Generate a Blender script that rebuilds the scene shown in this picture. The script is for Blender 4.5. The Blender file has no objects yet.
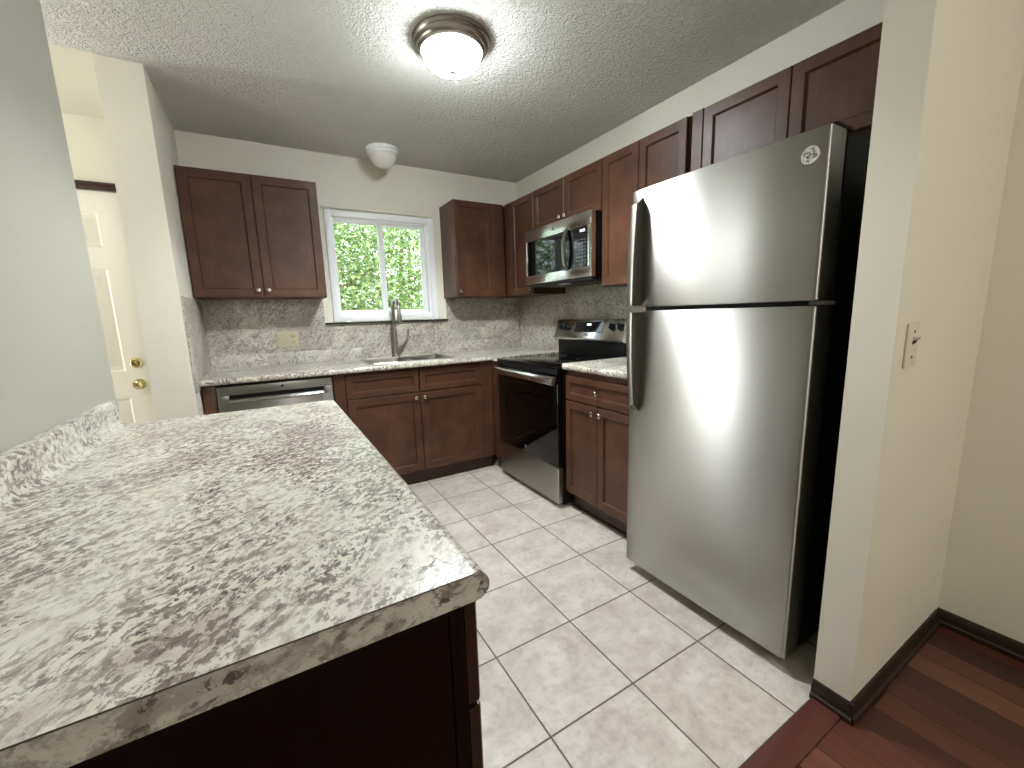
import bpy, bmesh, math, random
from mathutils import Vector, Matrix
random.seed(7)
sc = bpy.context.scene
COL = sc.collection

# ------------------------------------------------------------------ camera, view, world, lights
cd = bpy.data.cameras.new('camera'); cam = bpy.data.objects.new('camera', cd); COL.objects.link(cam)
cd.sensor_width = 36.0; cd.sensor_fit = 'HORIZONTAL'; cd.lens = 413.693 / 1024 * 36.0; cd.clip_start = 0.02
_R = Vector((0.860646, -0.508380, -0.028956)); _U = Vector((0.108681, 0.127837, 0.985823)); _F = Vector((0.497470, 0.851591, -0.165274))
_m = Matrix((_R, _U, -_F)).transposed().to_4x4(); _m.translation = Vector((-2.148582, -3.496026, 1.240063))
cam.matrix_world = _m
sc.camera = cam
vs = sc.view_settings
vs.view_transform = 'Standard'; vs.look = 'None'; vs.gamma = 1.0; vs.use_curve_mapping = False
vs.exposure = 1.13

W = bpy.data.worlds.new('sky'); sc.world = W; W.use_nodes = True
_b = W.node_tree.nodes['Background']; _b.inputs['Color'].default_value = (0.80, 0.90, 1.0, 1); _b.inputs['Strength'].default_value = 3.2

def light(name, kind, loc, energy, color=(1, 1, 1), size=.1, rot=None, size_y=None):
    l = bpy.data.lights.new(name, kind); l.energy = energy; l.color = color
    if kind == 'POINT': l.shadow_soft_size = size
    if kind == 'SUN': l.angle = size
    if kind == 'AREA':
        l.size = size
        if size_y: l.shape = 'RECTANGLE'; l.size_y = size_y
    o = bpy.data.objects.new(name, l); o.location = loc
    if rot: o.rotation_euler = rot
    COL.objects.link(o); return o
light('sun', 'SUN', (0, 6, 8), 7.0, (1, .97, .9), .02, (math.radians(40), math.radians(-14), 0))
light('hall_lamp', 'POINT', (-3.42, -1.22, 2.02), 8, (1, .98, .94), .11)
light('hall_window_light', 'AREA', (-4.64, -.29, 1.25), 9, (.95, .98, 1.0), .15, (math.radians(90), 0, math.radians(-90)), 1.9)
light('dining_fill_light', 'POINT', (-1.5, -5.3, 2.1), 26, (1, .98, .95), .16)  # unseen fill light added behind the camera to lift the south-facing surfaces
_t = light('kitchen_lamp_downlight', 'SPOT', (-1.302, -1.602, 2.285), 44, (.94, .97, 1.0), .06)
_t.data.spot_size = math.radians(150); _t.data.spot_blend = .42; _t.data.shadow_soft_size = .06
LAMP_STRENGTH = 46.0      # the lit glass dome of the kitchen fixture

# ------------------------------------------------------------------ node helpers / materials
def srgb(r, g, b):
    f = lambda c: (c / 255) / 12.92 if c / 255 <= .04045 else ((c / 255 + .055) / 1.055) ** 2.4
    return (f(r), f(g), f(b), 1)

class NT:
    def __init__(s, name):
        s.m = bpy.data.materials.new(name); s.m.use_nodes = True
        s.t = s.m.node_tree; s.b = s.t.nodes['Principled BSDF']
    def n(s, typ, **kw):
        x = s.t.nodes.new(typ)
        for k, v in kw.items():
            if k.startswith('i_'): x.inputs[k[2:].replace('_', ' ')].default_value = v
            else: setattr(x, k, v)
        return x
    def l(s, a, b): s.t.links.new(a, b)
    def bs(s, **kw):
        for k, v in kw.items(): s.b.inputs[k.replace('_', ' ')].default_value = v
        return s
    def coord(s): return s.n('ShaderNodeTexCoord').outputs['Object']
    def mapping(s, vec, scale=(1, 1, 1), rot=(0, 0, 0), loc=(0, 0, 0)):
        m = s.n('ShaderNodeMapping'); m.inputs['Scale'].default_value = scale; m.inputs['Rotation'].default_value = rot; m.inputs['Location'].default_value = loc
        s.l(vec, m.inputs['Vector']); return m.outputs['Vector']
    def noise(s, vec, scale, detail=4, rough=.5, dist=0.0):
        x = s.n('ShaderNodeTexNoise', i_Scale=scale, i_Detail=detail, i_Roughness=rough, i_Distortion=dist)
        s.l(vec, x.inputs['Vector']); return x.outputs['Fac']
    def ramp(s, fac, stops, interp='LINEAR'):
        r = s.n('ShaderNodeValToRGB'); r.color_ramp.interpolation = interp
        e = r.color_ramp.elements
        while len(e) < len(stops): e.new(.5)
        for k, (p, c) in enumerate(stops):
            e[k].position = p; e[k].color = c if hasattr(c, '__len__') else (c, c, c, 1)
        s.l(fac, r.inputs['Fac']); return r.outputs['Color']
    def mix(s, fac, a, b, mode='MIX'):
        x = s.n('ShaderNodeMix', data_type='RGBA', blend_type=mode)
        for sock, v in ((x.inputs[0], fac), (x.inputs[6], a), (x.inputs[7], b)):
            if isinstance(v, bpy.types.NodeSocket): s.l(v, sock)
            else: sock.default_value = v
        return x.outputs[2]
    def math(s, op, a, b=None):
        x = s.n('ShaderNodeMath', operation=op)
        for sock, v in ((x.inputs[0], a), (x.inputs[1], b)):
            if v is None: continue
            if isinstance(v, bpy.types.NodeSocket): s.l(v, sock)
            else: sock.default_value = v
        return x.outputs[0]
    def bump(s, height, strength=.3, dist=.01):
        x = s.n('ShaderNodeBump', i_Strength=strength, i_Distance=dist); s.l(height, x.inputs['Height'])
        s.l(x.outputs['Normal'], s.b.inputs['Normal'])
    def color(s, c): s.l(c, s.b.inputs['Base Color'])

def plain(name, rgb, rough=.5, metal=0.0, **kw):
    t = NT(name); t.bs(Base_Color=srgb(*rgb), Roughness=rough, Metallic=metal, **kw)
    nz = t.noise(t.coord(), 40, 2); t.color(t.mix(t.math('MULTIPLY', nz, .12), srgb(*rgb), srgb(*[c * .82 for c in rgb])))
    return t.m

def m_wall(name, rgb):
    t = NT(name); t.bs(Roughness=.55)
    c = t.coord()
    t.color(t.mix(t.noise(c, 1.7, 3), srgb(*rgb), srgb(*[v * .965 for v in rgb])))
    t.bump(t.noise(c, 130, 4, .6), .10, .004); return t.m
def m_ceiling():
    t = NT('popcorn_ceiling_paint'); t.bs(Roughness=.8)
    c = t.coord()
    t.color(t.mix(t.noise(c, 2.1, 3), srgb(240, 238, 229), srgb(234, 231, 220)))
    h = t.math('ADD', t.noise(c, 48, 4, .6, .6), t.math('MULTIPLY', t.noise(c, 110, 3, .6), .55))
    t.bump(t.ramp(h, [(.42, 0.0), (.9, 1.0)]), 1.0, .017); return t.m
def m_wood():
    t = NT('stained_cherry_wood'); t.bs(Roughness=.36, Specular_IOR_Level=.32)
    c = t.coord()
    a = t.ramp(t.noise(c, 6, 7, .62, .3), [(.28, srgb(68, 42, 27)), (.5, srgb(82, 53, 36)), (.75, srgb(99, 67, 46))])
    g = t.noise(t.mapping(c, (90, 90, 4)), 1, 4, .6)
    t.color(t.mix(t.ramp(g, [(.35, 0.0), (.75, .3)]), a, srgb(56, 31, 20)))
    t.bump(g, .06, .002); return t.m
def m_granite(name, mode):
    # mode 'top' : flecks stretched along a diagonal of the horizontal top; 'xz' / 'yz' : for upright sheets
    t = NT(name); t.bs(Roughness=.28 if mode == 'top' else .33)
    c = t.coord()
    if mode == 'top':
        base = t.mapping(c, (1, 1, 1), (0, 0, math.radians(-52)))
        st = t.mapping(base, (.74, 1.1, 1.0))
    elif mode == 'xz':
        base = t.mapping(c, (1, 1, 1), (0, math.radians(40), 0)); st = t.mapping(base, (.62, 1, 1.0))
    elif mode == 'cap':
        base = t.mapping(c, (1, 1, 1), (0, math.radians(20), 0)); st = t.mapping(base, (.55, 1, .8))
    else:
        base = t.mapping(c, (1, 1, 1), (math.radians(-35), 0, 0)); st = t.mapping(base, (1, .62, 1.0))
    warp = t.n('ShaderNodeTexNoise', i_Scale=14.0, i_Detail=4.0); t.l(c, warp.inputs['Vector'])
    wv = t.n('ShaderNodeVectorMath', operation='MULTIPLY_ADD'); t.l(warp.outputs['Color'], wv.inputs[0])
    wv.inputs[1].default_value = (.03, .03, .03); t.l(st, wv.inputs[2]); v = wv.outputs[0]
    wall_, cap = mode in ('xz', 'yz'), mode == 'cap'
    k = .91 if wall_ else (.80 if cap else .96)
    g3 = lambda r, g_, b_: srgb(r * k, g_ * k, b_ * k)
    col = t.ramp(t.noise(v, 26 if cap else 34, 9, .74), [(.36, g3(164, 155, 142)), (.43, g3(208, 203, 188)), (.48, g3(228, 225, 209)), (.62, g3(236, 234, 219))])
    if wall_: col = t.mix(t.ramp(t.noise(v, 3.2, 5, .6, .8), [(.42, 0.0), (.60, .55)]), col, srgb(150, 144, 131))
    tint = t.ramp(t.noise(v, 7, 4, .6), [(.50, 0.0), (.66, .6)])
    col = t.mix(tint, col, srgb(172, 155, 144))
    dens = t.ramp(t.noise(v, 8, 5, .6), [(.37, .2), (.54, 1.0)])
    f1 = t.ramp(t.noise(v, 48 if cap else 78, 7, .74), [(.48 if cap else .503, 0.0), (.535, 1.0)])
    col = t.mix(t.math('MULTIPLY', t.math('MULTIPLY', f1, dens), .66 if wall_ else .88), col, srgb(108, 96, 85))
    dens2 = t.ramp(t.noise(v, 12, 4, .6), [(.42, .05), (.58, 1.0)])
    f2 = t.ramp(t.noise(v, 92, 5, .66, .4), [(.565, 0.0), (.59, 1.0)])
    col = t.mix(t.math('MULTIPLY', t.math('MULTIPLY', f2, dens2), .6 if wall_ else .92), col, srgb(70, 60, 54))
    t.color(col); return t.m
TS, TX, TY = .3411, -1.2109, -2.6428
def m_tile():
    t = NT('ceramic_floor_tile'); t.bs(Roughness=.42)
    c = t.coord(); s = t.n('ShaderNodeSeparateXYZ'); t.l(c, s.inputs[0])
    gx = t.math('DIVIDE', t.math('SUBTRACT', s.outputs[0], TX), TS); gy = t.math('DIVIDE', t.math('SUBTRACT', s.outputs[1], TY), TS)
    def edge(g):   # distance to the nearest grid line, in tiles
        f = t.math('FRACT', g); return t.math('MINIMUM', f, t.math('SUBTRACT', 1.0, f))
    d = t.math('MINIMUM', edge(gx), edge(gy))
    line = t.ramp(d, [(.0065, 1.0), (.010, 0.0)])
    cb = t.n('ShaderNodeCombineXYZ'); t.l(t.math('FLOOR', gx), cb.inputs[0]); t.l(t.math('FLOOR', gy), cb.inputs[1])
    wn = t.n('ShaderNodeTexWhiteNoise'); t.l(cb.outputs[0], wn.inputs['Vector'])
    off = t.n('ShaderNodeVectorMath', operation='MULTIPLY_ADD'); t.l(wn.outputs['Color'], off.inputs[0]); off.inputs[1].default_value = (30, 30, 30); t.l(c, off.inputs[2])
    base = t.ramp(t.noise(off.outputs[0], 9, 8, .68, .3), [(.30, srgb(184, 173, 159)), (.48, srgb(209, 201, 188)), (.68, srgb(228, 222, 211))])
    base = t.mix(t.ramp(t.noise(off.outputs[0], 34, 5, .6), [(.5, 0.0), (.75, .4)]), base, srgb(158, 146, 132))
    base = t.mix(t.math('MULTIPLY', wn.outputs['Value'], .22), base, srgb(186, 178, 168))
    t.color(t.mix(line, base, srgb(108, 97, 86)))
    t.l(t.mix(line, (.42, .42, .42, 1), (.9, .9, .9, 1)), t.b.inputs['Roughness'])
    t.bump(t.math('SUBTRACT', 1.0, line), .5, .003); return t.m
def m_planks():
    t = NT('jatoba_floor_planks'); t.bs(Roughness=.36)
    c = t.coord(); s = t.n('ShaderNodeSeparateXYZ'); t.l(c, s.inputs[0])
    pw = .0945
    gx = t.math('DIVIDE', t.math('ADD', s.outputs[0], .0752), pw); ix = t.math('FLOOR', gx)
    wn = t.n('ShaderNodeTexWhiteNoise', noise_dimensions='1D'); t.l(ix, wn.inputs['W'])
    gy = t.math('ADD', t.math('DIVIDE', s.outputs[1], 1.9), t.math('MULTIPLY', wn.outputs['Value'], 7.0)); iy = t.math('FLOOR', gy)
    cb = t.n('ShaderNodeCombineXYZ'); t.l(ix, cb.inputs[0]); t.l(iy, cb.inputs[1])
    w2 = t.n('ShaderNodeTexWhiteNoise'); t.l(cb.outputs[0], w2.inputs['Vector'])
    col = t.ramp(w2.outputs['Value'], [(0, srgb(52, 30, 24)), (.2, srgb(80, 42, 32)), (.5, srgb(98, 54, 40)), (.8, srgb(116, 70, 52)), (1, srgb(132, 88, 66))])
    g = t.noise(t.mapping(c, (70, 3, 1)), 1, 5, .6)
    col = t.mix(t.ramp(g, [(.4, 0.0), (.75, .5)]), col, srgb(66, 32, 22))
    f = t.math('FRACT', gx); d = t.math('MINIMUM', f, t.math('SUBTRACT', 1.0, f))
    fy = t.math('FRACT', gy); dy = t.math('MULTIPLY', t.math('MINIMUM', fy, t.math('SUBTRACT', 1.0, fy)), 10)
    seam = t.ramp(t.math('MINIMUM', d, dy), [(.008, 1.0), (.022, 0.0)])
    t.color(t.mix(seam, col, srgb(34, 16, 12)))
    t.bump(t.math('SUBTRACT', 1.0, seam), .3, .002); return t.m
def m_steel(name, tangent, rgb=(178, 176, 171), rough=.38, an=.975, grain=(5, 5, 900)):
    t = NT(name); t.bs(Base_Color=srgb(*rgb), Metallic=1.0, Roughness=rough, Anisotropic=an)
    v = t.n('ShaderNodeCombineXYZ'); v.inputs[0].default_value, v.inputs[1].default_value, v.inputs[2].default_value = tangent
    t.l(v.outputs[0], t.b.inputs['Tangent'])
    c = t.coord()
    g = t.noise(t.mapping(c, grain), 1, 3, .6)
    t.l(t.ramp(g, [(.3, rough - .012), (.7, rough + .012)]), t.b.inputs['Roughness'])
    t.color(t.mix(g, srgb(*rgb), srgb(*[k * .975 for k in rgb])))
    return t.m
def m_emit(name, rgb, strength, base=(230, 230, 225)):
    t = NT(name); t.bs(Base_Color=srgb(*base), Roughness=.3, Emission_Color=srgb(*rgb), Emission_Strength=strength); return t.m
def m_glass(name, rough=0.0):
    t = NT(name)      # thin window glass: clear, with a plain reflection
    tr = t.n('ShaderNodeBsdfTransparent'); tr.inputs['Color'].default_value = (.95, .97, .96, 1)
    gl = t.n('ShaderNodeBsdfGlossy'); gl.inputs['Roughness'].default_value = .01
    fr = t.n('ShaderNodeFresnel'); fr.inputs['IOR'].default_value = 1.35
    mx = t.n('ShaderNodeMixShader'); t.l(fr.outputs[0], mx.inputs[0]); t.l(tr.outputs[0], mx.inputs[1]); t.l(gl.outputs[0], mx.inputs[2])
    t.l(mx.outputs[0], t.t.nodes['Material Output'].inputs['Surface']); return t.m
def m_leaf(name, stops):
    t = NT(name)
    g = t.n('ShaderNodeNewGeometry')
    col = t.ramp(g.outputs['Random Per Island'], stops)
    d = t.n('ShaderNodeBsdfDiffuse'); tl = t.n('ShaderNodeBsdfTranslucent'); mx = t.n('ShaderNodeMixShader'); mx.inputs[0].default_value = .45
    t.l(col, d.inputs['Color']); t.l(col, tl.inputs['Color']); t.l(d.outputs[0], mx.inputs[1]); t.l(tl.outputs[0], mx.inputs[2])
    t.l(mx.outputs[0], t.t.nodes['Material Output'].inputs['Surface']); return t.m
def m_brass():
    t = NT('brass'); t.bs(Base_Color=srgb(214, 196, 146), Metallic=1.0, Roughness=.25); return t.m

M = dict(
    wall=m_wall('cream_wall_paint', (232, 228, 211)), leftwall=m_wall('shade_greyed_wall_paint', (180, 178, 162)), ceil=m_ceiling(), ceil2=m_wall('smooth_ceiling_paint', (212, 206, 190)), wood=m_wood(),  # leftwall: wall paint greyed down, its shade is put into the colour
    top=m_granite('granite_laminate_top', 'top'), gxz=m_granite('granite_laminate_back_sheet', 'xz'), cap=m_granite('granite_laminate_end_cap', 'cap'), gyz=m_granite('granite_laminate_side_sheet', 'yz'),
    tile=m_tile(), planks=m_planks(),
    steel_y=m_steel('brushed_steel_grain_along_y', (0, 0, 1)), steel_x=m_steel('brushed_steel_grain_along_x', (0, 0, 1), (150, 149, 147), .36, .5),
    steel_m=m_steel('smooth_appliance_steel', (0, 0, 1), (216, 216, 213), .21, .75), steel_z=m_steel('brushed_steel_upright_grain', (0, 0, 1), (150, 147, 140), .32, .6),
    sinksteel=m_steel('sink_steel', (1, 0, 0), (150, 148, 140), .3, .3),
    chrome=plain('chrome', (205, 203, 198), .12, 1.0), nickel=plain('brushed_nickel', (166, 160, 150), .28, 1.0), knob=plain('satin_nickel_knob', (205, 198, 188), .2, 1.0),
    black=plain('black_enamel', (9, 9, 9), .45, 0, Specular_IOR_Level=.2), blackgloss=plain('black_glass', (4, 4, 5), .04, 0, Specular_IOR_Level=.42), cooktop=plain('black_ceramic_glass', (9, 9, 9), .10),
    handleside=plain('grey_moulded_handle_side', (92, 89, 84), .4, .5), darkgap=plain('dark_plastic', (20, 19, 18), .6), grey=plain('grey_plastic', (96, 95, 92), .45), darkgrey=plain('dark_grey_metal', (52, 50, 47), .4, .6),
    white=plain('white_vinyl', (248, 250, 250), .35), whitepaint=plain('white_door_paint', (236, 231, 217), .4), plate=plain('ivory_plate', (222, 216, 196), .4), tan=plain('tan_plate', (190, 182, 152), .45),
    tan2=plain('pale_tan_plate', (192, 186, 166), .45), slot=plain('dark_slot', (60, 52, 40), .6), trimwood=plain('dark_stained_trim', (58, 34, 24), .35), baseboard=plain('dark_baseboard', (40, 27, 20), .4), threshold=plain('red_brown_threshold', (92, 50, 40), .35),
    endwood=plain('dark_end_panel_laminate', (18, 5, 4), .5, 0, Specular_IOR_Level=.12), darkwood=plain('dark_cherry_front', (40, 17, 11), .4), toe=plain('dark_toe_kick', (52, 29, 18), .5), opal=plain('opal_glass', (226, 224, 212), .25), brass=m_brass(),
    dome=m_emit('lit_opal_glass', (240, 248, 255), LAMP_STRENGTH), digits=m_emit('lit_display_digits', (225, 240, 245), 1.6, (40, 40, 40)), badge=plain('satin_badge', (214, 211, 203), .35, .35), keymark=plain('printed_key_marks', (74, 74, 74), .5),
    glass=m_glass('window_glass'),
    leaf_a=m_leaf('leaves_bright', [(0, srgb(78, 98, 56)), (.4, srgb(118, 140, 86)), (.8, srgb(150, 168, 112)), (1, srgb(196, 204, 172))]),
    leaf_b=m_leaf('leaves_mid', [(0, srgb(62, 84, 50)), (.5, srgb(100, 126, 78)), (1, srgb(146, 166, 116))]),
    bark=plain('bark', (92, 76, 60), .9), grass=plain('lawn', (96, 128, 60), .9))

# ------------------------------------------------------------------ mesh helpers
ORG = {}
class MB:
    def __init__(s): s.b = bmesh.new()
    def box(s, x0, x1, y0, y1, z0, z1, bev=0.0, seg=2):
        x0, x1 = sorted((x0, x1)); y0, y1 = sorted((y0, y1)); z0, z1 = sorted((z0, z1))
        t = bmesh.new()
        v = [t.verts.new((x, y, z)) for x in (x0, x1) for y in (y0, y1) for z in (z0, z1)]
        for f in ((0, 1, 3, 2), (4, 6, 7, 5), (0, 4, 5, 1), (2, 3, 7, 6), (0, 2, 6, 4), (1, 5, 7, 3)): t.faces.new([v[i] for i in f])
        bmesh.ops.recalc_face_normals(t, faces=t.faces)
        if bev: bmesh.ops.bevel(t, geom=list(t.edges), offset=bev, segments=seg, profile=.5, affect='EDGES', clamp_overlap=True)
        s.add(t); return s
    def add(s, t, mat=None):
        if mat: bmesh.ops.transform(t, matrix=mat, verts=t.verts)
        me = bpy.data.meshes.new('tmp'); t.to_mesh(me); t.free(); s.b.from_mesh(me); bpy.data.meshes.remove(me)
    def grid(s, rings, close_u=True, cap0=False, cap1=False):
        vs_ = [[s.b.verts.new(p) for p in r] for r in rings]
        n = len(rings[0])
        for a, b in zip(vs_, vs_[1:]):
            for i in range(n if close_u else n - 1):
                j = (i + 1) % n
                try: s.b.faces.new((a[i], a[j], b[j], b[i]))
                except ValueError: pass
        if cap0: s.b.faces.new(list(reversed(vs_[0])))
        if cap1: s.b.faces.new(vs_[-1])
        return s
    def lathe(s, prof, c=(0, 0, 0), axis='Z', n=32):
        # prof: (radius, height along axis)
        c = Vector(c); rings = []
        for r, h in prof:
            ring = []
            for k in range(n):
                a = 2 * math.pi * k / n; u, w = max(r, 1e-5) * math.cos(a), max(r, 1e-5) * math.sin(a)
                ring.append(c + Vector({'Z': (u, w, h), 'Y': (w, h, u), 'X': (h, u, w)}[axis]))
            rings.append(ring)
        return s.grid(rings, True, True, True)
    def tube(s, pts, rad, n=10):
        pts = [Vector(p) for p in pts]; rad = rad if hasattr(rad, '__len__') else [rad] * len(pts)
        rings = []; prev = None
        for i, p in enumerate(pts):
            d = (pts[min(i + 1, len(pts) - 1)] - pts[max(i - 1, 0)]).normalized()
            if prev is None: u = d.orthogonal().normalized()
            else: u = (prev - d * prev.dot(d)).normalized()
            prev = u; w = d.cross(u)
            rings.append([p + (u * math.cos(2 * math.pi * k / n) + w * math.sin(2 * math.pi * k / n)) * rad[i] for k in range(n)])
        return s.grid(rings, True, True, True)
    def prism(s, poly, axis, a, b, bev=0.0):
        # poly: list of 2-D points in the plane across `axis`; Y -> (x, z), X -> (y, z), Z -> (x, y)
        f = {'Y': lambda p, h: (p[0], h, p[1]), 'X': lambda p, h: (h, p[0], p[1]), 'Z': lambda p, h: (p[0], p[1], h)}[axis]
        t = bmesh.new()
        A = [t.verts.new(f(p, a)) for p in poly]; B = [t.verts.new(f(p, b)) for p in poly]
        n = len(poly)
        for i in range(n): t.faces.new((A[i], A[(i + 1) % n], B[(i + 1) % n], B[i]))
        t.faces.new(A); t.faces.new(list(reversed(B)))
        bmesh.ops.recalc_face_normals(t, faces=t.faces)
        if bev: bmesh.ops.bevel(t, geom=list(t.edges), offset=bev, segments=2, profile=.5, affect='EDGES', clamp_overlap=True)
        s.add(t); return s
    def shaker(s, face, u0, u1, v0, v1, w0, th=.019, fw=.055, dep=.012, flat=False):
        # a framed door slab; face '-y': u=x, outward -y ; '-x': u=y, outward -x ; '+x': u=y, outward +x. w0 = back plane
        P = {'-y': lambda u, v, w: (u, w0 - w, v), '-x': lambda u, v, w: (w0 - w, u, v), '+x': lambda u, v, w: (w0 + w, u, v)}[face]
        spec = [(0, 0), (0, th - .003), (.003, th)]
        if not flat: spec += [(fw - .004, th), (fw - .001, th - .003), (fw + .003, th - dep), ]
        rings = []
        for ins, w in spec:
            rings.append([P(u0 + ins, v0 + ins, w), P(u1 - ins, v0 + ins, w), P(u1 - ins, v1 - ins, w), P(u0 + ins, v1 - ins, w)])
        return s.grid(rings, True, True, True)
    def knob(s, c, face, r=.0155):
        # mushroom knob; c on the door face
        pr = [(.0075, 0), (.0065, .003), (.005, .010), (.006, .014), (r, .018), (r * .98, .023), (r * .7, .0275), (.0, .029)]
        sg = {'-y': ('Y', -1), '-x': ('X', -1), '+x': ('X', 1)}[face]
        return s.lathe([(a, b * sg[1]) for a, b in pr], c, sg[0], 20)
    def build(s, name, mat, parent=None, org=None, angle=38):
        b = s.b
        bmesh.ops.recalc_face_normals(b, faces=b.faces)
        o = Vector(ORG[parent.name]) if parent is not None else Vector(org or (0, 0, 0))
        bmesh.ops.translate(b, vec=-o, verts=b.verts)
        me = bpy.data.meshes.new(name); b.to_mesh(me); b.free()
        me.shade_smooth(); me.set_sharp_from_angle(angle=math.radians(angle))
        me.materials.append(M[mat])
        ob = bpy.data.objects.new(name, me); COL.objects.link(ob)
        if parent is not None: ob.parent = parent
        else: ob.location = o
        ORG[ob.name] = o
        return ob
def tag(o, label=None, cat=None, group=None, kind=None):
    if label: o['label'] = label
    if cat: o['category'] = cat
    if group: o['group'] = group
    if kind: o['kind'] = kind
    return o
def thing(name, loc, label, cat, group=None, kind=None):
    o = bpy.data.objects.new(name, None); o.empty_display_size = .1; o.location = loc; COL.objects.link(o); ORG[o.name] = Vector(loc)
    return tag(o, label, cat, group, kind)
def struct(name, mb, mat, label, cat, org=None): return tag(mb.build(name, mat, None, org), label, cat, None, 'structure')

# ------------------------------------------------------------------ the setting
H = 2.446
SX = -2.51        # kitchen face of the short stub wall on the left
WX0, WX1, WZ0, WZ1 = -1.69, -.836, 1.222, 2.060   # window opening
struct('floor', MB().box(-4.6, .1, -2.984, .12, -.05, 0), 'tile', 'pale beige square ceramic tiles with dark grout on the kitchen floor', 'floor')
struct('floor_wood', MB().box(-4.6, .1, -6.6, -2.9845, -.05, -.0005), 'planks', 'red brown wooden plank floor in front of the tiled kitchen', 'floor')
struct('ceiling', MB().box(-2.683, .1, -.78, .12, H, H + .05).box(-4.6, .1, -6.6, -.7801, H, H + .05), 'ceil', 'grey white bumpy textured ceiling above the kitchen', 'ceiling')
struct('ceiling_hall', MB().box(-4.6, -2.6831, -.78, .12, H, H + .05), 'ceil2', 'smooth cream ceiling of the entry beyond the left wall', 'ceiling')
DX0, DX1, DZ = -3.735, -2.82, 2.042               # entry door opening
w = MB()
w.box(DX1, WX0, 0, .12, 0, H).box(WX1, .1, 0, .12, 0, H).box(WX0, WX1, 0, .12, 0, WZ0).box(WX0, WX1, 0, .12, WZ1, H)
w.box(-4.6, DX0, 0, .12, 0, H).box(DX0, DX1, 0, .12, DZ, H)
struct('wall_back', w, 'wall', 'cream wall with the window over the sink', 'wall')
struct('wall_right', MB().box(0, .1, -6.6, 0, 0, H), 'wall', 'cream wall behind the stove and the refrigerator', 'wall')
struct('wall_stub', MB().box(-2.683, SX, -.78, 0, 0, H), 'wall', 'short cream wall end between the entry door and the left cabinets', 'wall')
struct('wall_left', MB().box(-2.745, -2.628, -6.6, -1.56, 0, H), 'leftwall', 'wall behind the near counter on the left, greyed by painted-in shade', 'wall')
struct('wall_partition', MB().box(-.757, 0, -3.075, -2.978, 0, H), 'wall', 'cream wall end with a light switch beside the refrigerator', 'wall')
struct('wall_hall', MB().box(-4.7, -4.6, -6.6, -.49, 0, H).box(-4.7, -4.6, -.09, .12, 0, H).box(-4.7, -4.6, -.49, -.09, 0, .28).box(-4.7, -4.6, -.49, -.09, 2.22, H), 'wall', 'cream far wall of the entry hall', 'wall')
w = MB().box(-4.6, .1, -6.7, -6.6, 0, H)
struct('wall_front', w, 'wall', 'cream wall behind the camera', 'wall')

# baseboards: moulded dark strips round the wall end and along the right wall
def base_profile(t=.013, h=.062): return [(0, 0), (t + .006, 0), (t + .006, .016), (t, .022), (t, h - .016), (t - .004, h - .009), (t - .005, h - .003), (t - .008, h), (0, h)]
pf = base_profile()
struct('baseboard_partition', MB().prism([(-3.075 - a, b) for a, b in pf], 'X', -.757 - .012, -.019).prism([(-.757 - a, b) for a, b in pf], 'Y', -3.075 - .012, -2.978),
       'baseboard', 'dark brown baseboard round the foot of the cream wall end', 'baseboard')
struct('baseboard_right', MB().prism([(-a, b) for a, b in pf], 'Y', -6.6, -3.076), 'baseboard', 'dark brown baseboard along the wall at the far right', 'baseboard')
struct('trim_1', MB().prism([(-2.984, 0), (-2.984, .004), (-2.991, .0085), (-3.054, .0085), (-3.062, .004), (-3.062, 0)], 'X', -2.6, -.777), 'threshold', 'red brown wooden threshold strip between tiles and plank floor', 'threshold')

# window over the sink
win = thing('window_1', (-1.27, 0, WZ0), 'white sliding window above the sink with green leaves outside', 'window', kind='structure')
f = MB(); y0, y1 = -.012, .085
fx0, fx1, fz0, fz1 = WX0 + .003, WX1 - .003, WZ0 + .003, WZ1 - .003
def frame(mb, x0, x1, z0, z1, wl, wr, wb, wt, ya, yb, bev=.004):
    return mb.box(x0, x0 + wl, ya, yb, z0, z1, bev).box(x1 - wr, x1, ya, yb, z0, z1, bev).box(x0 + wl, x1 - wr, ya, yb, z0, z0 + wb, bev).box(x0 + wl, x1 - wr, ya, yb, z1 - wt, z1, bev)
frame(f, fx0, fx1, fz0, fz1, .048, .048, .05, .05, y0, .03)
frame(f, fx0 + .036, fx1 - .036, fz0 + .036, fz1 - .036, .028, .028, .022, .03, .008, y1)
f.build('window_frame', 'white', win)
s1 = frame(MB(), -1.655, -1.262, 1.278, 2.006, .030, .040, .034, .036, .012, .034).build('sash', 'white', win)
MB().box(-1.628, -1.301, .021, .025, 1.311, 1.959).build('pane', 'glass', s1)
MB().box(-1.296, -1.288, .004, .0125, 1.56, 1.70, .002).build('sash_lock', 'white', s1)
s2 = frame(MB(), -1.290, -.905, 1.278, 2.006, .040, .040, .034, .036, .040, .062).build('sash', 'white', win)
MB().box(-1.251, -.944, .049, .053, 1.311, 1.957).build('pane', 'glass', s2)
MB().box(WX0 - .016, WX1 + .004, -.022, 0, WZ1 + .003, WZ1 + .017, .002).build('head_trim', 'wall', win)
MB().box(-1.752, -.758, -.034, .0, 1.206, 1.2195, .003).build('window_sill', 'darkgrey', win)

# tall narrow window at the end of the entry hall
hw = thing('window_2', (-4.6, -.29, .28), 'tall narrow white window at the end of the entry hall', 'window', kind='structure')
m = MB()
for a, b_, c_, e in ((-.49, -.455, .28, 2.22), (-.125, -.09, .28, 2.22), (-.455, -.125, .28, .32), (-.455, -.125, 2.18, 2.22)): m.box(-4.67, -4.59, a, b_, c_, e, .003)
m.build('window_frame', 'white', hw)
MB().box(-4.652, -4.648, -.454, -.126, .321, 2.179).build('pane', 'glass', hw)

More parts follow.
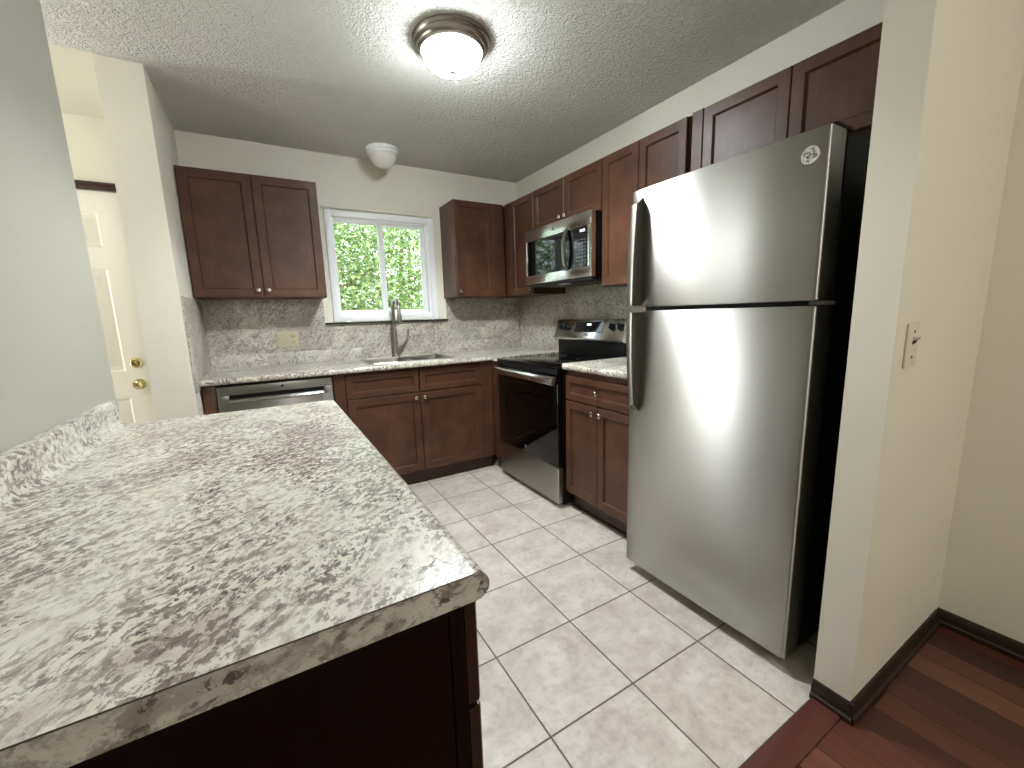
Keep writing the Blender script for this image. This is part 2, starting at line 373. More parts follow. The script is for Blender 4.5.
# entry door beyond the stub wall
door = thing('door_1', (-3.28, 0, 0), 'white six panel entry door with brass knob beyond the left wall', 'door', kind='structure')
d = MB(); dz0, dz1, yf, yb = .008, DZ - .005, .012, .055
cols = [(-3.62, -3.335), (-3.225, -2.945)]; rows = [(.24, .78), (.955, 1.585), (1.715, 1.915)]
xs = [DX0 + .003] + [v for c in cols for v in c] + [DX1 - .003]; zs = [dz0] + [v for r in rows for v in r] + [dz1]
for i in range(5):
    for j in range(7):
        if i % 2 and j % 2:
            a, b, c, e = xs[i], xs[i + 1], zs[j], zs[j + 1]
            rr = lambda q, y: [(a + q, y, c + q), (b - q, y, c + q), (b - q, y, e - q), (a + q, y, e - q)]
            d.grid([rr(0, yb), rr(0, yf), rr(.012, yf + .012), rr(.03, yf + .012), rr(.045, yf + .004)], True, True, True)
        else: d.box(xs[i], xs[i + 1], yf, yb, zs[j], zs[j + 1])
d.build('door_panel', 'whitepaint', door)
k = MB().lathe([(.033, 0), (.034, -.004), (.030, -.009), (.014, -.012), (.012, -.028), (.018, -.034), (.027, -.044), (.029, -.054), (.024, -.066), (.012, -.072), (0, -.073)], (-2.889, yf, .868), 'Y', 28).build('door_knob', 'brass', door)
k['label'] = 'round brass knob'
MB().lathe([(.032, 0), (.033, -.006), (.028, -.013), (.022, -.015), (0, -.015)], (-2.888, yf, 1.005), 'Y', 28).box(-2.893, -2.883, yf - .026, yf - .012, .99, 1.02, .002).build('deadbolt', 'brass', door)['label'] = 'round brass deadbolt'
cs = MB()
cs.box(DX0 - .05, DX1 + .05, -.014, 0, DZ - .003, DZ + .042, .003).box(DX0 - .05, DX1 + .05, -.022, 0, DZ + .026, DZ + .042, .003)
cs.box(DX1 - .003, DX1 + .045, -.014, 0, 0, DZ - .003, .003).box(DX0 - .045, DX0 + .003, -.014, 0, 0, DZ - .003, .003)
cs.build('door_casing', 'trimwood', door)['label'] = 'dark brown wooden casing'

# ------------------------------------------------------------------ granite-look worktops and backsplashes
TZ, TB = .925, .892
def top_profile(front, back, zt, zb, r=.0165, cove=None):
    """outline across a worktop: rounded nose at `front`, straight to `back` (any direction)"""
    sg = 1 if back > front else -1
    zc = (zt + zb) / 2; rr = (zt - zb) / 2
    pts = [(front + sg * rr * .8 - sg * math.cos(a) * rr * .8, zc + math.sin(a) * rr) for a in [math.radians(-90 + 15 * i) for i in range(13)]]
    return pts + [(back, zt), (back, zb)]
SKX0, SKX1, SKY0, SKY1 = -1.535, -.922, -.50, -.125
c = MB()
prof = top_profile(-.652, SKY0, TZ, TB)
c.prism(prof, 'X', SX + .008, -.003)
c.prism([(-.655, -.652), (-.655, -.715), (-.632, -.738), (-.003, -.738), (-.003, -.652)], 'Z', TB, TZ)
c.box(SX + .008, SKX0, SKY0, -.001, TB, TZ).box(SKX1, -.003, SKY0, -.001, TB, TZ).box(SKX0, SKX1, SKY1, -.001, TB, TZ)
sp = MB().prism([(-.021, TZ), (-.021, TZ + .082), (-.017, TZ + .088), (-.001, TZ + .088), (-.001, TZ)], 'X', SX + .008, -.003)
lc_ = tag(c.build('countertop', 'top', None, (-1.25, -.3, TB)), 'long speckled grey white countertop under the window holding the sink', 'countertop')
sp.build('upstand', 'gxz', lc_)
RZ, RB = .940, .903
c = MB().prism(top_profile(-.632, -.002, RZ, RB), 'Y', -2.10, -1.503)
sp = MB().prism([(-.021, RZ), (-.021, RZ + .082), (-.017, RZ + .088), (-.001, RZ + .088), (-.001, RZ)], 'Y', -2.10, -1.503)
lc_ = tag(c.build('countertop', 'top', None, (-.3, -1.8, RB)), 'short speckled countertop between the stove and the refrigerator', 'countertop')
sp.build('upstand', 'gyz', lc_)
PZ, PB = .914, .876
pp = [(-2.626, PB), (-1.950, PB)]
pp += [(-1.950 + .018 * math.cos(a), (PZ + PB) / 2 + .019 * math.sin(a)) for a in [math.radians(-75 + 15 * i) for i in range(11)]]
pp += [(-1.952, PZ), (-2.575, PZ)] + [(-2.575 - .025 * math.sin(a), PZ + .025 - .025 * math.cos(a)) for a in [math.radians(15 * i) for i in range(1, 7)]]
pp += [(-2.600, PZ + .072), (-2.602, PZ + .080), (-2.607, PZ + .085), (-2.626, PZ + .085)]
pen = tag(MB().prism(pp, 'Y', -3.05, -1.665).build('countertop', 'top', None, (-2.28, -2.36, PB), 20), 'large speckled grey white countertop filling the near left', 'countertop')

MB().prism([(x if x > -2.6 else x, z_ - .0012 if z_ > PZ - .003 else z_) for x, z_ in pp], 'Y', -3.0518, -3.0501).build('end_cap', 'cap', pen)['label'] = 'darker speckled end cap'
MB().box(-2.57, -1.952, -3.0512, -3.0501, PZ - .0012, PZ).build('laminate_edge', 'slot', pen)
WLX0, WLX1 = SX + .004, -1.755            # left wall cabinet span
UZ0, UZ1, UD = 1.397, 2.153, .29           # wall cabinet heights, carcass depth (doors add .019)
b = MB().box(SX + .0085, -.004, -.007, -.001, TZ + .089, 1.2055).box(SX + .0085, -1.7525, -.007, -.001, 1.206, UZ0 - .002).box(-.7575, -.004, -.007, -.001, 1.206, UZ0 - .002)
b.box(SX + .0085, -.004, -.0072, -.0012, 1.2045, 1.2052)
tag(b.build('backsplash', 'gxz', None, (-1.25, -.004, 1.0)), 'speckled grey white laminate backsplash on the window wall', 'backsplash')
b = MB().box(-.007, -.001, -1.50, -.0085, TZ + .089, UZ0 - .002).box(-.007, -.001, -2.10, -1.50, RZ + .089, UZ0 - .002).box(-.007, -.001, -.73, -.022, TZ + .001, TZ + .089).box(-.007, -.001, -1.50, -.742, .2, TZ + .089).box(-.007, -.001, -1.50, -.742, UZ0 - .002, 1.44)
tag(b.build('backsplash', 'gyz', None, (-.004, -1.0, 1.0)), 'speckled grey white laminate backsplash on the wall behind the stove', 'backsplash')
b = MB().box(SX + .001, SX + .0075, -.755, -.008, .872, UZ0 - .012, .002)
tag(b.build('backsplash', 'gyz', None, (SX, -.38, .88)), 'narrow speckled side splash on the stub wall left of the counter', 'backsplash')

# ------------------------------------------------------------------ cabinets
WOOD = 'wood'
def carcass(t, x0, x1, y0, y1, z0, z1): return MB().box(x0, x1, y0, y1, z0, z1, .0015, 1).build('cabinet_body', WOOD, t)
def front(t, name, face, u0, u1, v0, v1, w0, knob=None, fw=.055, flat=False):
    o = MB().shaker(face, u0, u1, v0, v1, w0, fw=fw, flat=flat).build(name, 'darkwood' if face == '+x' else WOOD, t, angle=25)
    if knob:
        th = .019; c = {'-y': (knob[0], w0 - th, knob[1]), '-x': (w0 - th, knob[0], knob[1]), '+x': (w0 + th, knob[0], knob[1])}[face]
        MB().knob(c, face).build('knob', 'knob', o)
    return o
G = .0015
# left of the window
t = thing('wall_cabinet', (-2.13, -.15, UZ0), 'dark brown two door wall cabinet left of the window', 'cabinet')
carcass(t, WLX0, WLX1, -UD, -.001, UZ0, UZ1)
front(t, 'door', '-y', WLX0 + .002, -2.1325, UZ0 + .002, UZ1 - .004, -UD, (-2.160, UZ0 + .045))
front(t, 'door', '-y', -2.1295, WLX1 - .002, UZ0 + .002, UZ1 - .004, -UD, (-2.102, UZ0 + .045))
# right of the window
t = thing('wall_cabinet', (-.54, -.15, UZ0), 'single door brown wall cabinet just right of the window with pale side panel', 'cabinet')
carcass(t, -.772, -.3105, -UD, -.001, UZ0, UZ1)
front(t, 'door', '-y', -.768, -.428, UZ0 + .002, UZ1 - .004, -UD, (-.742, UZ0 + .045), fw=.05)
front(t, 'filler_strip', '-y', -.425, -.329, UZ0 + .001, UZ1 - .003, -UD, flat=True)
# corner, on the right wall
t = thing('wall_cabinet', (-.15, -.52, UZ0), 'narrow single door wall cabinet in the corner left of the microwave', 'cabinet')
carcass(t, -UD, -.001, -.736, -.3105 + .3, UZ0, UZ1).location = (0, 0, 0)
front(t, 'filler_strip', '-x', -.398, -.312, UZ0 + .001, UZ1 - .003, -UD, flat=True)
front(t, 'door', '-x', -.732, -.401, UZ0 + .002, UZ1 - .004, -UD, (-.700, UZ0 + .045), fw=.05)
# over the microwave
MZ1 = 1.852
t = thing('wall_cabinet', (-.15, -1.11, MZ1), 'short two door wall cabinet directly above the microwave', 'cabinet')
carcass(t, -UD, -.001, -1.4895, -.7375, MZ1 + .001, UZ1)
front(t, 'door', '-x', -1.1125, -.741, MZ1 + .004, UZ1 - .004, -UD, (-1.085, MZ1 + .042), fw=.05)
front(t, 'door', '-x', -1.486, -1.1155, MZ1 + .004, UZ1 - .004, -UD, (-1.143, MZ1 + .042), fw=.05)
# between microwave and refrigerator
t = thing('wall_cabinet', (-.15, -1.79, UZ0), 'tall two door wall cabinet between microwave and refrigerator', 'cabinet')
carcass(t, -UD, -.001, -2.086, -1.491, UZ0, UZ1)
front(t, 'door', '-x', -1.777, -1.494, UZ0 + .002, UZ1 - .004, -UD, (-1.752, UZ0 + .045), fw=.05)
front(t, 'door', '-x', -2.078, -1.780, UZ0 + .002, UZ1 - .004, -UD, (-1.806, UZ0 + .045), fw=.05)
# over the refrigerator
t = thing('wall_cabinet', (-.15, -2.53, 1.835), 'wide two door wall cabinet above the refrigerator', 'cabinet')
carcass(t, -UD, -.001, -2.955, -2.104, 1.835, UZ1)
front(t, 'filler_strip', '-x', -2.163, -2.105, 1.836, UZ1 - .001, -UD, flat=True)
front(t, 'door', '-x', -2.538, -2.166, 1.838, UZ1 - .004, -UD, (-2.51, 1.87), fw=.05)
front(t, 'door', '-x', -2.950, -2.541, 1.838, UZ1 - .004, -UD, (-2.57, 1.87), fw=.05)

BD = .591         # base carcass depth
KZ = .105
def toe(t, *a): return MB().box(*a).build('toe_kick', 'toe', t)
t = thing('base_cabinet', (-1.22, -.3, 0), 'brown sink base cabinet with two doors and two drawer fronts under the window', 'cabinet')
bb = MB().box(-1.81, -1.79, -BD, -.001, KZ, TB - .001).box(-.66, -.64, -BD, -.001, KZ, TB - .001).box(-1.79, -.66, -BD, -.001, KZ, KZ + .02).box(-1.79, -.66, -.02, -.001, KZ + .02, TB - .001)
frame(bb, -1.79, -.66, KZ + .02, TB - .001, .04, .08, .02, .02, -BD, -BD + .02, .001); bb.box(-1.79, -.66, -BD, -BD + .02, .69, .71)
bb.build('cabinet_body', WOOD, t)
front(t, 'filler_strip', '-y', -1.809, -1.738, KZ + .003, TB - .003, -BD, flat=True)
front(t, 'filler_strip', '-y', -.735, -.642, KZ + .003, TB - .003, -BD, flat=True)
MB().box(-.640, -.618, -.738, -BD - .0195, KZ, TB - .001, .0015, 1).build('filler_strip', WOOD, t)
front(t, 'drawer_front', '-y', -1.735, -1.241, .712, .869, -BD, fw=.042)
front(t, 'drawer_front', '-y', -1.232, -.738, .712, .869, -BD, fw=.042)
front(t, 'door', '-y', -1.735, -1.238, .116, .704, -BD, (-1.268, .668))
front(t, 'door', '-y', -1.235, -.738, .116, .704, -BD, (-1.204, .668))
toe(t, -1.81, -.64, -.545, -.03, .001, KZ - .001)
t = thing('filler_panel', (-2.47, -.3, 0), 'narrow dark wood panel between the stub wall and the dishwasher', 'panel')
MB().box(SX + .009, -2.436, -.60, -.001, .001, TB - .001, .002).build('panel_board', WOOD, t)
t = thing('base_cabinet', (-.3, -1.79, 0), 'brown base cabinet with one drawer and two doors right of the stove', 'cabinet')
carcass(t, -BD, -.009, -2.085, -1.5035, KZ, RB - .001)
front(t, 'drawer_front', '-x', -2.080, -1.509, .722, .869, -BD, (-1.795, .795), fw=.042)
front(t, 'door', '-x', -1.7935, -1.509, .126, .714, -BD, (-1.764, .676), fw=.048)
front(t, 'door', '-x', -2.080, -1.7965, .126, .714, -BD, (-1.826, .676), fw=.048)
toe(t, -.54, -.02, -2.085, -1.504, .001, KZ - .001)
MB().box(-.555, -.5405, -2.085, -1.504, .001, .014, .003).build('shoe_moulding', 'toe', t)
t = thing('base_cabinet', (-2.28, -2.36, 0), 'dark wood base cabinet under the large near countertop', 'cabinet')
carcass(t, -2.622, -1.960, -3.005, -1.70, KZ, PB - .001)
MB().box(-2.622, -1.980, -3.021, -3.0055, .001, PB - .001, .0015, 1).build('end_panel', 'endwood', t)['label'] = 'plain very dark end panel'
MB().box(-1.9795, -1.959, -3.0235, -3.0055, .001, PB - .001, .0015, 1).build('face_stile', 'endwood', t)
for (a, b_) in ((-3.018, -2.364), (-2.361, -1.706)):
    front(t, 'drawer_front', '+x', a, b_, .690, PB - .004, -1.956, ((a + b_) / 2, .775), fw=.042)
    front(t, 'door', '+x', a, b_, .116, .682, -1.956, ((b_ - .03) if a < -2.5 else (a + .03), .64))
toe(t, -2.6, -2.02, -3.0, -1.73, .001, KZ - .001)

# ------------------------------------------------------------------ sink and faucet
sk = thing('sink', (-1.23, -.31, TZ), 'stainless steel double bowl sink set in the counter under the window', 'sink')
def rrect(x0, x1, y0, y1, r, z, n=6):
    pts = []
    for cx, cy, a0 in ((x1 - r, y1 - r, 0), (x0 + r, y1 - r, 90), (x0 + r, y0 + r, 180), (x1 - r, y0 + r, 270)):
        for i in range(n + 1):
            a = math.radians(a0 + 90 * i / n); pts.append((cx + r * math.cos(a), cy + r * math.sin(a), z))
    return pts
z = TZ
rim = MB()
rim.grid([rrect(-1.552, -.906, -.515, -.11, .035, z + .0008), rrect(-1.550, -.908, -.513, -.112, .034, z + .005), rrect(-1.53, -.928, -.494, -.131, .03, z + .005), rrect(-1.527, -.931, -.491, -.134, .03, z - .004)])
rim.box(-1.245, -1.215, -.490, -.135, z - .02, z + .003, .004)
rim.build('rim', 'sinksteel', sk)
for x0, x1 in ((-1.527, -1.245), (-1.215, -.931)):
    o = MB().grid([rrect(x0, x1, -.491, -.134, .03, z - .003), rrect(x0 + .004, x1 - .004, -.487, -.138, .035, z - .03), rrect(x0 + .012, x1 - .012, -.478, -.147, .05, z - .165), rrect(x0 + .05, x1 - .05, -.44, -.185, .05, z - .185), rrect(x0 + .12, x1 - .12, -.355, -.27, .03, z - .188)], True, False, True).build('bowl', 'sinksteel', sk)
    MB().lathe([(.042, 0), (.042, .003), (.032, .003), (.028, -.002), (0, -.002)], ((x0 + x1) / 2, -.31, z - .187), 'Z', 24).build('drain', 'chrome', o)

fa = thing('faucet', (-1.247, -.075, TZ), 'tall brushed nickel gooseneck faucet standing behind the sink', 'faucet')
fx, fy = -1.247, -.075
MB().lathe([(.030, .001), (.030, .008), (.026, .016), (.0235, .03), (.0225, .10), (.021, .16), (.0175, .21), (.0150, .25), (.0145, .262)], (fx, fy, TZ), 'Z', 28).build('body', 'nickel', fa)
pts = [(fx, fy, TZ + .262)]
dirx, diry = -.035, -.999
Rn = .098
for i in range(0, 13):
    a = math.radians(180 - 15.5 * i)
    pts.append((fx + dirx * (Rn + Rn * math.cos(a)), fy + diry * (Rn + Rn * math.cos(a)), TZ + .365 + Rn * math.sin(a)))
MB().tube(pts, [.0145] + [.0135] * (len(pts) - 1), 14).build('neck', 'nickel', fa)
e0 = Vector(pts[-1]); ed = (Vector(pts[-1]) - Vector(pts[-2])).normalized()
MB().tube([e0 + ed * .001, e0 + ed * .010, e0 + ed * .03, e0 + ed * .066, e0 + ed * .075], [.015, .0165, .0175, .0205, .017], 16).build('spray_head', 'nickel', fa)
MB().tube([(fx + .018, fy, TZ + .075), (fx + .045, fy - .004, TZ + .095)], [.016, .019], 14).tube([(fx + .045, fy - .004, TZ + .095), (fx + .068, fy - .006, TZ + .112), (fx + .088, fy - .008, TZ + .135), (fx + .103, fy - .01, TZ + .175), (fx + .112, fy - .012, TZ + .222)], [.018, .0145, .0125, .0115, .011], 12).build('handle', 'nickel', fa)

# ------------------------------------------------------------------ refrigerator
fr = thing('refrigerator', (-.4, -2.53, 0), 'tall stainless steel top freezer refrigerator with black sides', 'refrigerator')
FY0, FY1, FX = -2.889, -2.164, -.766
def bowed_door(z0, z1, name):
    n = 22; r = .012
    sec = []
    W2 = (FY1 - FY0) / 2; yc = (FY0 + FY1) / 2
    bow = lambda q: FX + .004 + .004 * q * q
    sec = [(-.672, FY1)]
    sec += [(bow(1) + r - r * math.sin(math.radians(a)) * 1.0, FY1 - r + r * math.cos(math.radians(a))) for a in (0, 22, 45, 68, 90)]
    for i in range(1, n): q = 1 - 2 * i / n; sec.append((bow(q * (1 - r / W2)), yc + q * (W2 - r)))
    sec += [(bow(1) + r - r * math.cos(math.radians(a)), FY0 + r - r * math.sin(math.radians(a))) for a in (0, 22, 45, 68, 90)]
    sec += [(-.672, FY0)]
    m = MB()
    ins = .004
    def ring(z, k):
        return [(x + (k if x < -.70 else 0), y + (k if y < yc else -k) * (1 if abs(y - yc) > W2 - .02 else 0), z) for x, y in sec]
    m.grid([ring(z0, ins), ring(z0 + .004, 0), ring(z1 - .004, 0), ring(z1, ins)], True, True, True)
    return m.build(name, 'steel_y', fr, angle=50)
MB().box(-.648, -.06, FY0 + .004, FY1 - .004, .05, 1.722, .006).build('cabinet_body', 'black', fr)['label'] = 'matte black cabinet sides'
MB().box(-.6715, -.649, FY0 + .012, FY1 - .012, .075, 1.715).build('door_gasket', 'darkgap', fr)
fz = bowed_door(1.256, 1.733, 'freezer_door'); fd = bowed_door(.054, 1.240, 'refrigerator_door')
hy0, hy1 = FY1 - .066, FY1 - .036
def handle(zend, zgap, par, name='handle'):
    s_ = 1 if zend > zgap else -1
    L = abs(zend - zgap); out = []; inn = []
    N = 14
    for i in range(N + 1):
        q = i / N                       # 0 at the gap, 1 at the far end
        z_ = zgap + (zend - zgap) * q
        prot = .058 * (1 - .38 * q ** 2.2) if q < .93 else .058 * .62 * max(0, 1 - ((q - .93) / .07) ** 2) + .003
        out.append((FX + .010 - prot, z_))
    for i in range(N + 1):
        q = 1 - i / N; z_ = zgap + (zend - zgap) * q
        inn.append((FX + .0105, z_))
    o = MB().prism(out + inn, 'Y', hy0, hy1, .003).build(name, 'steel_z', par)
    o.data.materials.append(M['handleside'])          # grey moulded sides behind the steel front strip
    for p_ in o.data.polygons:
        if abs(p_.normal.y) > .5: p_.material_index = 1
    return o
handle(1.700, 1.262, fz); handle(.800, 1.234, fd)
# round emblem with a curled monogram
ey, ez, ex = -2.841, 1.664, FX + .0092
em = MB().lathe([(.0245, 0), (.0245, -.003), (.0235, -.0045), (.021, -.0045), (.020, -.0032), (0, -.0032)], (ex, ey, ez), 'X', 36).build('emblem', 'badge', fz)
def arc(cy, cz, r, a0, a1, n=12): return [(ex - .0042, ey + cy + r * math.cos(math.radians(a0 + (a1 - a0) * i / n)), ez + cz + r * math.sin(math.radians(a0 + (a1 - a0) * i / n))) for i in range(n + 1)]
mg = MB()
mg.tube(arc(.0062, .0012, .0062, 40, 330), .0011, 6).tube(arc(.003, -.004, .0045, 90, -120), .001, 6)
mg.tube(arc(-.0065, .0045, .0042, 300, 70), .0011, 6).tube(arc(-.0065, -.0042, .0048, 290, 60), .0011, 6)
for a in (20, 110, 200, 290): mg.tube(arc(.0145 * math.cos(math.radians(a)), .0145 * math.sin(math.radians(a)), .0035, a - 120, a + 120), .0009, 6)
mg.build('monogram', 'grey', em)
MB().box(-.735, -.655, FY0 - .006, FY0 + .03, 1.2425, 1.2535, .002).lathe([(.008, 0), (.008, .008)], (-.70, FY0 + .012, 1.244), 'Z', 12).build('hinge', 'grey', fr)
MB().box(-.72, -.62, FY0 + .004, FY0 + .045, 1.7345, 1.746, .003).build('hinge_cover', 'black', fr)
MB().box(-.640, -.62, FY0 + .02, FY1 - .02, .018, .0495, .002).build('base_grille', 'black', fr)
for y in (FY0 + .05, FY1 - .05):
    MB().lathe([(.019, -.012), (.021, -.008), (.021, .008), (.019, .012)], (-.60, y, .0215), 'Y', 18).build('roller', 'darkgrey', fr)
    MB().lathe([(.018, .0005), (.018, .008), (.006, .010), (.006, .05)], (-.655, y, 0), 'Z', 14).build('levelling_foot', 'grey', fr)

# ------------------------------------------------------------------ stove
rg = thing('stove', (-.35, -1.12, 0), 'stainless and black electric stove with a glass cooktop', 'stove')
RY0, RY1 = -1.4995, -.741
MB().box(-.618, -.03, RY0 + .002, RY1 - .002, .03, .904, .003).build('stove_body', 'black', rg)
ct = MB().box(-.668, -.095, RY0, RY1, .9045, .921, .005).build('cooktop', 'cooktop', rg)
MB().box(-.6655, -.64, RY0 + .001, RY1 - .001, .868, .904, .004).build('front_trim', 'black', rg)
for (bx, by, br) in ((-.50, -.93, .10), (-.50, -1.31, .085), (-.24, -.93, .075), (-.24, -1.31, .095)):
    MB().grid([[(bx + r_ * math.cos(q * math.pi / 24), by + r_ * math.sin(q * math.pi / 24), h_) for q in range(48)] for r_, h_ in ((br, .9211), (br, .9214), (br - .002, .9214), (br - .002, .9211))]).build('burner_ring', 'grey', ct)
od = MB().box(-.662, -.622, RY0 + .003, RY1 - .003, .279, .864, .006).build('oven_door', 'blackgloss', rg)
hm = MB().prism([(-.684, .812), (-.706, .812), (-.710, .816), (-.709, .846), (-.703, .858), (-.690, .863), (-.676, .863), (-.672, .857), (-.680, .820)], 'Y', RY0 + .003, RY1 - .003, .002)
hm.box(-.69, -.661, RY0 + .014, RY0 + .05, .822, .856, .003).box(-.69, -.661, RY1 - .05, RY1 - .014, .822, .856, .003)
hm.build('handle', 'steel_m', od)
ob = MB().lathe([(.014, 0), (.014, -.0015), (.0118, -.002), (.0108, -.001), (0, -.001)], (-.6622, -1.122, .325), 'X', 28).build('emblem', 'grey', od)
MB().box(-.660, -.6185, RY0 + .003, RY1 - .003, .036, .274, .005).build('storage_drawer', 'steel_y', rg)
for y in (RY0 + .06, RY1 - .06):
    for x in (-.58, -.1): MB().lathe([(.018, .0005), (.018, .006), (.010, .012), (.010, .0295)], (x, y, 0), 'Z', 14).build('foot', 'darkgap', rg)
MB().box(-.0945, -.03, RY0 + .012, RY1 - .012, .9045, 1.075, .004).build('riser', 'black', rg)
bgp = [(-.052, 1.192), (-.077, 1.188), (-.128, 1.052), (-.126, 1.036), (-.1, 1.030), (-.0955, 1.0305), (-.0955, 1.078), (-.028, 1.078), (-.028, 1.190)]
bg = MB().prism(bgp, 'Y', RY0 - .004, RY1 + .004, .003).build('control_panel', 'steel_m', rg)
bu = Vector((-.077 + .128, 0, 1.188 - 1.052)).normalized()       # up the sloping face
bn = Vector((-bu.z, 0, bu.x))                                    # outward
def slope(y, s_, o): p = Vector((-.128, y, 1.052)) + bu * s_ + bn * o; return p
def slab(mb, ya, yb, sa, sb, oa, ob_):
    rr = [[slope(ya, sa, o), slope(yb, sa, o), slope(yb, sb, o), slope(ya, sb, o)] for o in (oa, ob_)]
    return mb.grid(rr, True, True, True)
dp = slab(MB(), -1.285, -.985, .048, .125, .0006, .004).build('display', 'blackgloss', rg)
dg = MB()
for i, y in enumerate((-1.118, -1.134, -1.15)): slab(dg, y - .0055, y + .0055, .098, .112, .0042, .0048)
dg.build('digits', 'digits', dp)
for i in range(5):
    y = -1.01 - i * .062; slab(MB(), y - .009, y, .060, .064, .0042, .0046).build('touch_key', 'keymark', dp)
slab(MB(), -1.15, -1.10, .022, .030, .0006, .0022).build('name_badge', 'darkgrey', bg)
for y in (-.812, -.872, -1.385, -1.462):
    m = MB()
    for i in range(1): pass
    prof_ = [(.026, .001), (.026, .004), (.0225, .006), (.0205, .026), (.018, .029), (0, .029)]
    c0 = slope(y, .088, 0); rings = []
    for r_, h_ in prof_:
        rings.append([c0 + bn * h_ + (Vector((0, 1, 0)) * math.cos(2 * math.pi * q / 24) + bu * math.sin(2 * math.pi * q / 24)) * max(r_, 1e-5) for q in range(24)])
    m.grid(rings, True, True, True)
    kb = m.build('knob', 'black', rg)
    slab(MB(), y - .0045, y + .0045, .068, .108, .0295, .037).build('knob_grip', 'chrome' if y > -1 else 'black', kb)

# ------------------------------------------------------------------ microwave
mw = thing('microwave', (-.2, -1.11, 1.457), 'stainless steel over the range microwave under the short wall cabinet', 'microwave')
MY0, MY1, MX = -1.4885, -.7395, -.390
MZ0 = 1.458
MB().box(-.352, -.002, MY0 + .002, MY1 - .002, MZ0, MZ1 - .001, .003).build('microwave_body', 'black', mw)
dr = MB()      # door frame around the dark window and the control panel
wy0, wy1, wz0, wz1 = -1.454, -.770, 1.524, 1.769
dr.box(MX, -.353, MY0, MY1, wz1, MZ1 - .002, .003).box(MX, -.353, MY0, MY1, MZ0 + .002, wz0, .003).box(MX, -.353, wy1, MY1, wz0, wz1, .002).box(MX, -.353, MY0, wy0, wz0, wz1, .002)
dr.build('door', 'steel_m', mw)
MB().box(MX + .004, -.3535, -1.262, wy1 - .0005, wz0 + .0005, wz1 - .0005).build('door_window', 'blackgloss', mw)
cp = MB().box(MX + .003, -.3535, wy0 + .0005, -1.263, wz0 + .0005, wz1 - .0005).build('keypad_panel', 'blackgloss', mw)
for r_ in range(8):
    for i in range(4):
        y = -1.345 - i * .028; zz = 1.545 + r_ * .021; MB().box(MX + .0022, MX + .0029, y - .008, y + .008, zz - .0035, zz + .0035).build('key', 'keymark', cp)
dg = MB()
for y in (-1.386, -1.397, -1.412, -1.423): dg.box(MX + .0018, MX + .0028, y - .004, y + .004, 1.738, 1.752)
dg.build('digits', 'digits', cp)
hp = []
for i in range(15):
    q = i / 14; hp.append((MX - .004 - .034 * math.sin(math.pi * q) ** .5 if 0 < q < 1 else MX - .001, 1.516 + .268 * q))
hin = [(x + .014, z_) for x, z_ in reversed(hp[1:-1])]
MB().prism(hp + [(MX - .0005, 1.784)] + [(min(x, MX - .0005), z_) for x, z_ in hin] + [(MX - .0005, 1.516)], 'Y', -1.268, -1.240, .002).build('handle', 'steel_z', mw)
MB().lathe([(.013, 0), (.013, -.002), (.011, -.0028), (.010, -.002), (0, -.002)], (MX - .0002, -1.10, 1.811), 'X', 28).build('emblem', 'grey', mw)
bv = MB().box(-.378, -.01, MY0 + .006, MY1 - .006, MZ0 - .014, MZ0 - .0005, .003)
bp_ = bv.build('bottom_plate', 'darkgap', mw)
for y in (-.95, -1.28): MB().box(-.25, -.10, y - .12, y + .12, MZ0 - .018, MZ0 - .0145, .001).build('grease_filter', 'grey', bp_)
MB().box(-.33, -.28, -1.16, -1.06, MZ0 - .0175, MZ0 - .0145, .001).build('lamp_lens', 'white', bp_)

# ------------------------------------------------------------------ dishwasher
dw = thing('dishwasher', (-2.125, -.3, 0), 'stainless steel dishwasher with pocket handle left of the sink cabinet', 'dishwasher')
DWX0, DWX1 = -2.432, -1.816
MB().box(DWX0 + .004, DWX1 - .004, -.575, -.02, .10, .880).build('dishwasher_body', 'darkgap', dw)
p = MB()
hx0, hx1, hz0, hz1 = -2.378, -1.868, .774, .822
p.box(DWX0, DWX1, -.615, -.5755, hz1, .874, .003).box(DWX0, DWX1, -.615, -.5755, .115, hz0, .003).box(DWX0, hx0, -.615, -.5755, hz0, hz1, .002).box(hx1, DWX1, -.615, -.5755, hz0, hz1, .002)
dp = p.build('door', 'steel_x', dw)
MB().box(hx0, hx1, -.585, -.576, hz0 + .0005, hz1 - .0005).build('handle_pocket', 'darkgap', dp)
MB().prism([(-.602, hz0 + .001), (-.640, hz0 + .004), (-.643, hz0 + .010), (-.630, hz0 + .024), (-.620, hz0 + .026), (-.606, hz0 + .012)], 'X', hx0 + .002, hx1 - .002, .001).build('handle', 'steel_x', dp)
MB().lathe([(.008, 0), (.008, -.0012), (0, -.0012)], (-2.10, -.6152, .851), 'Y', 20).build('emblem', 'darkgrey', dp)
MB().box(DWX0 + .01, DWX1 - .01, -.55, -.535, .002, .099).build('kick_plate', 'black', dw)

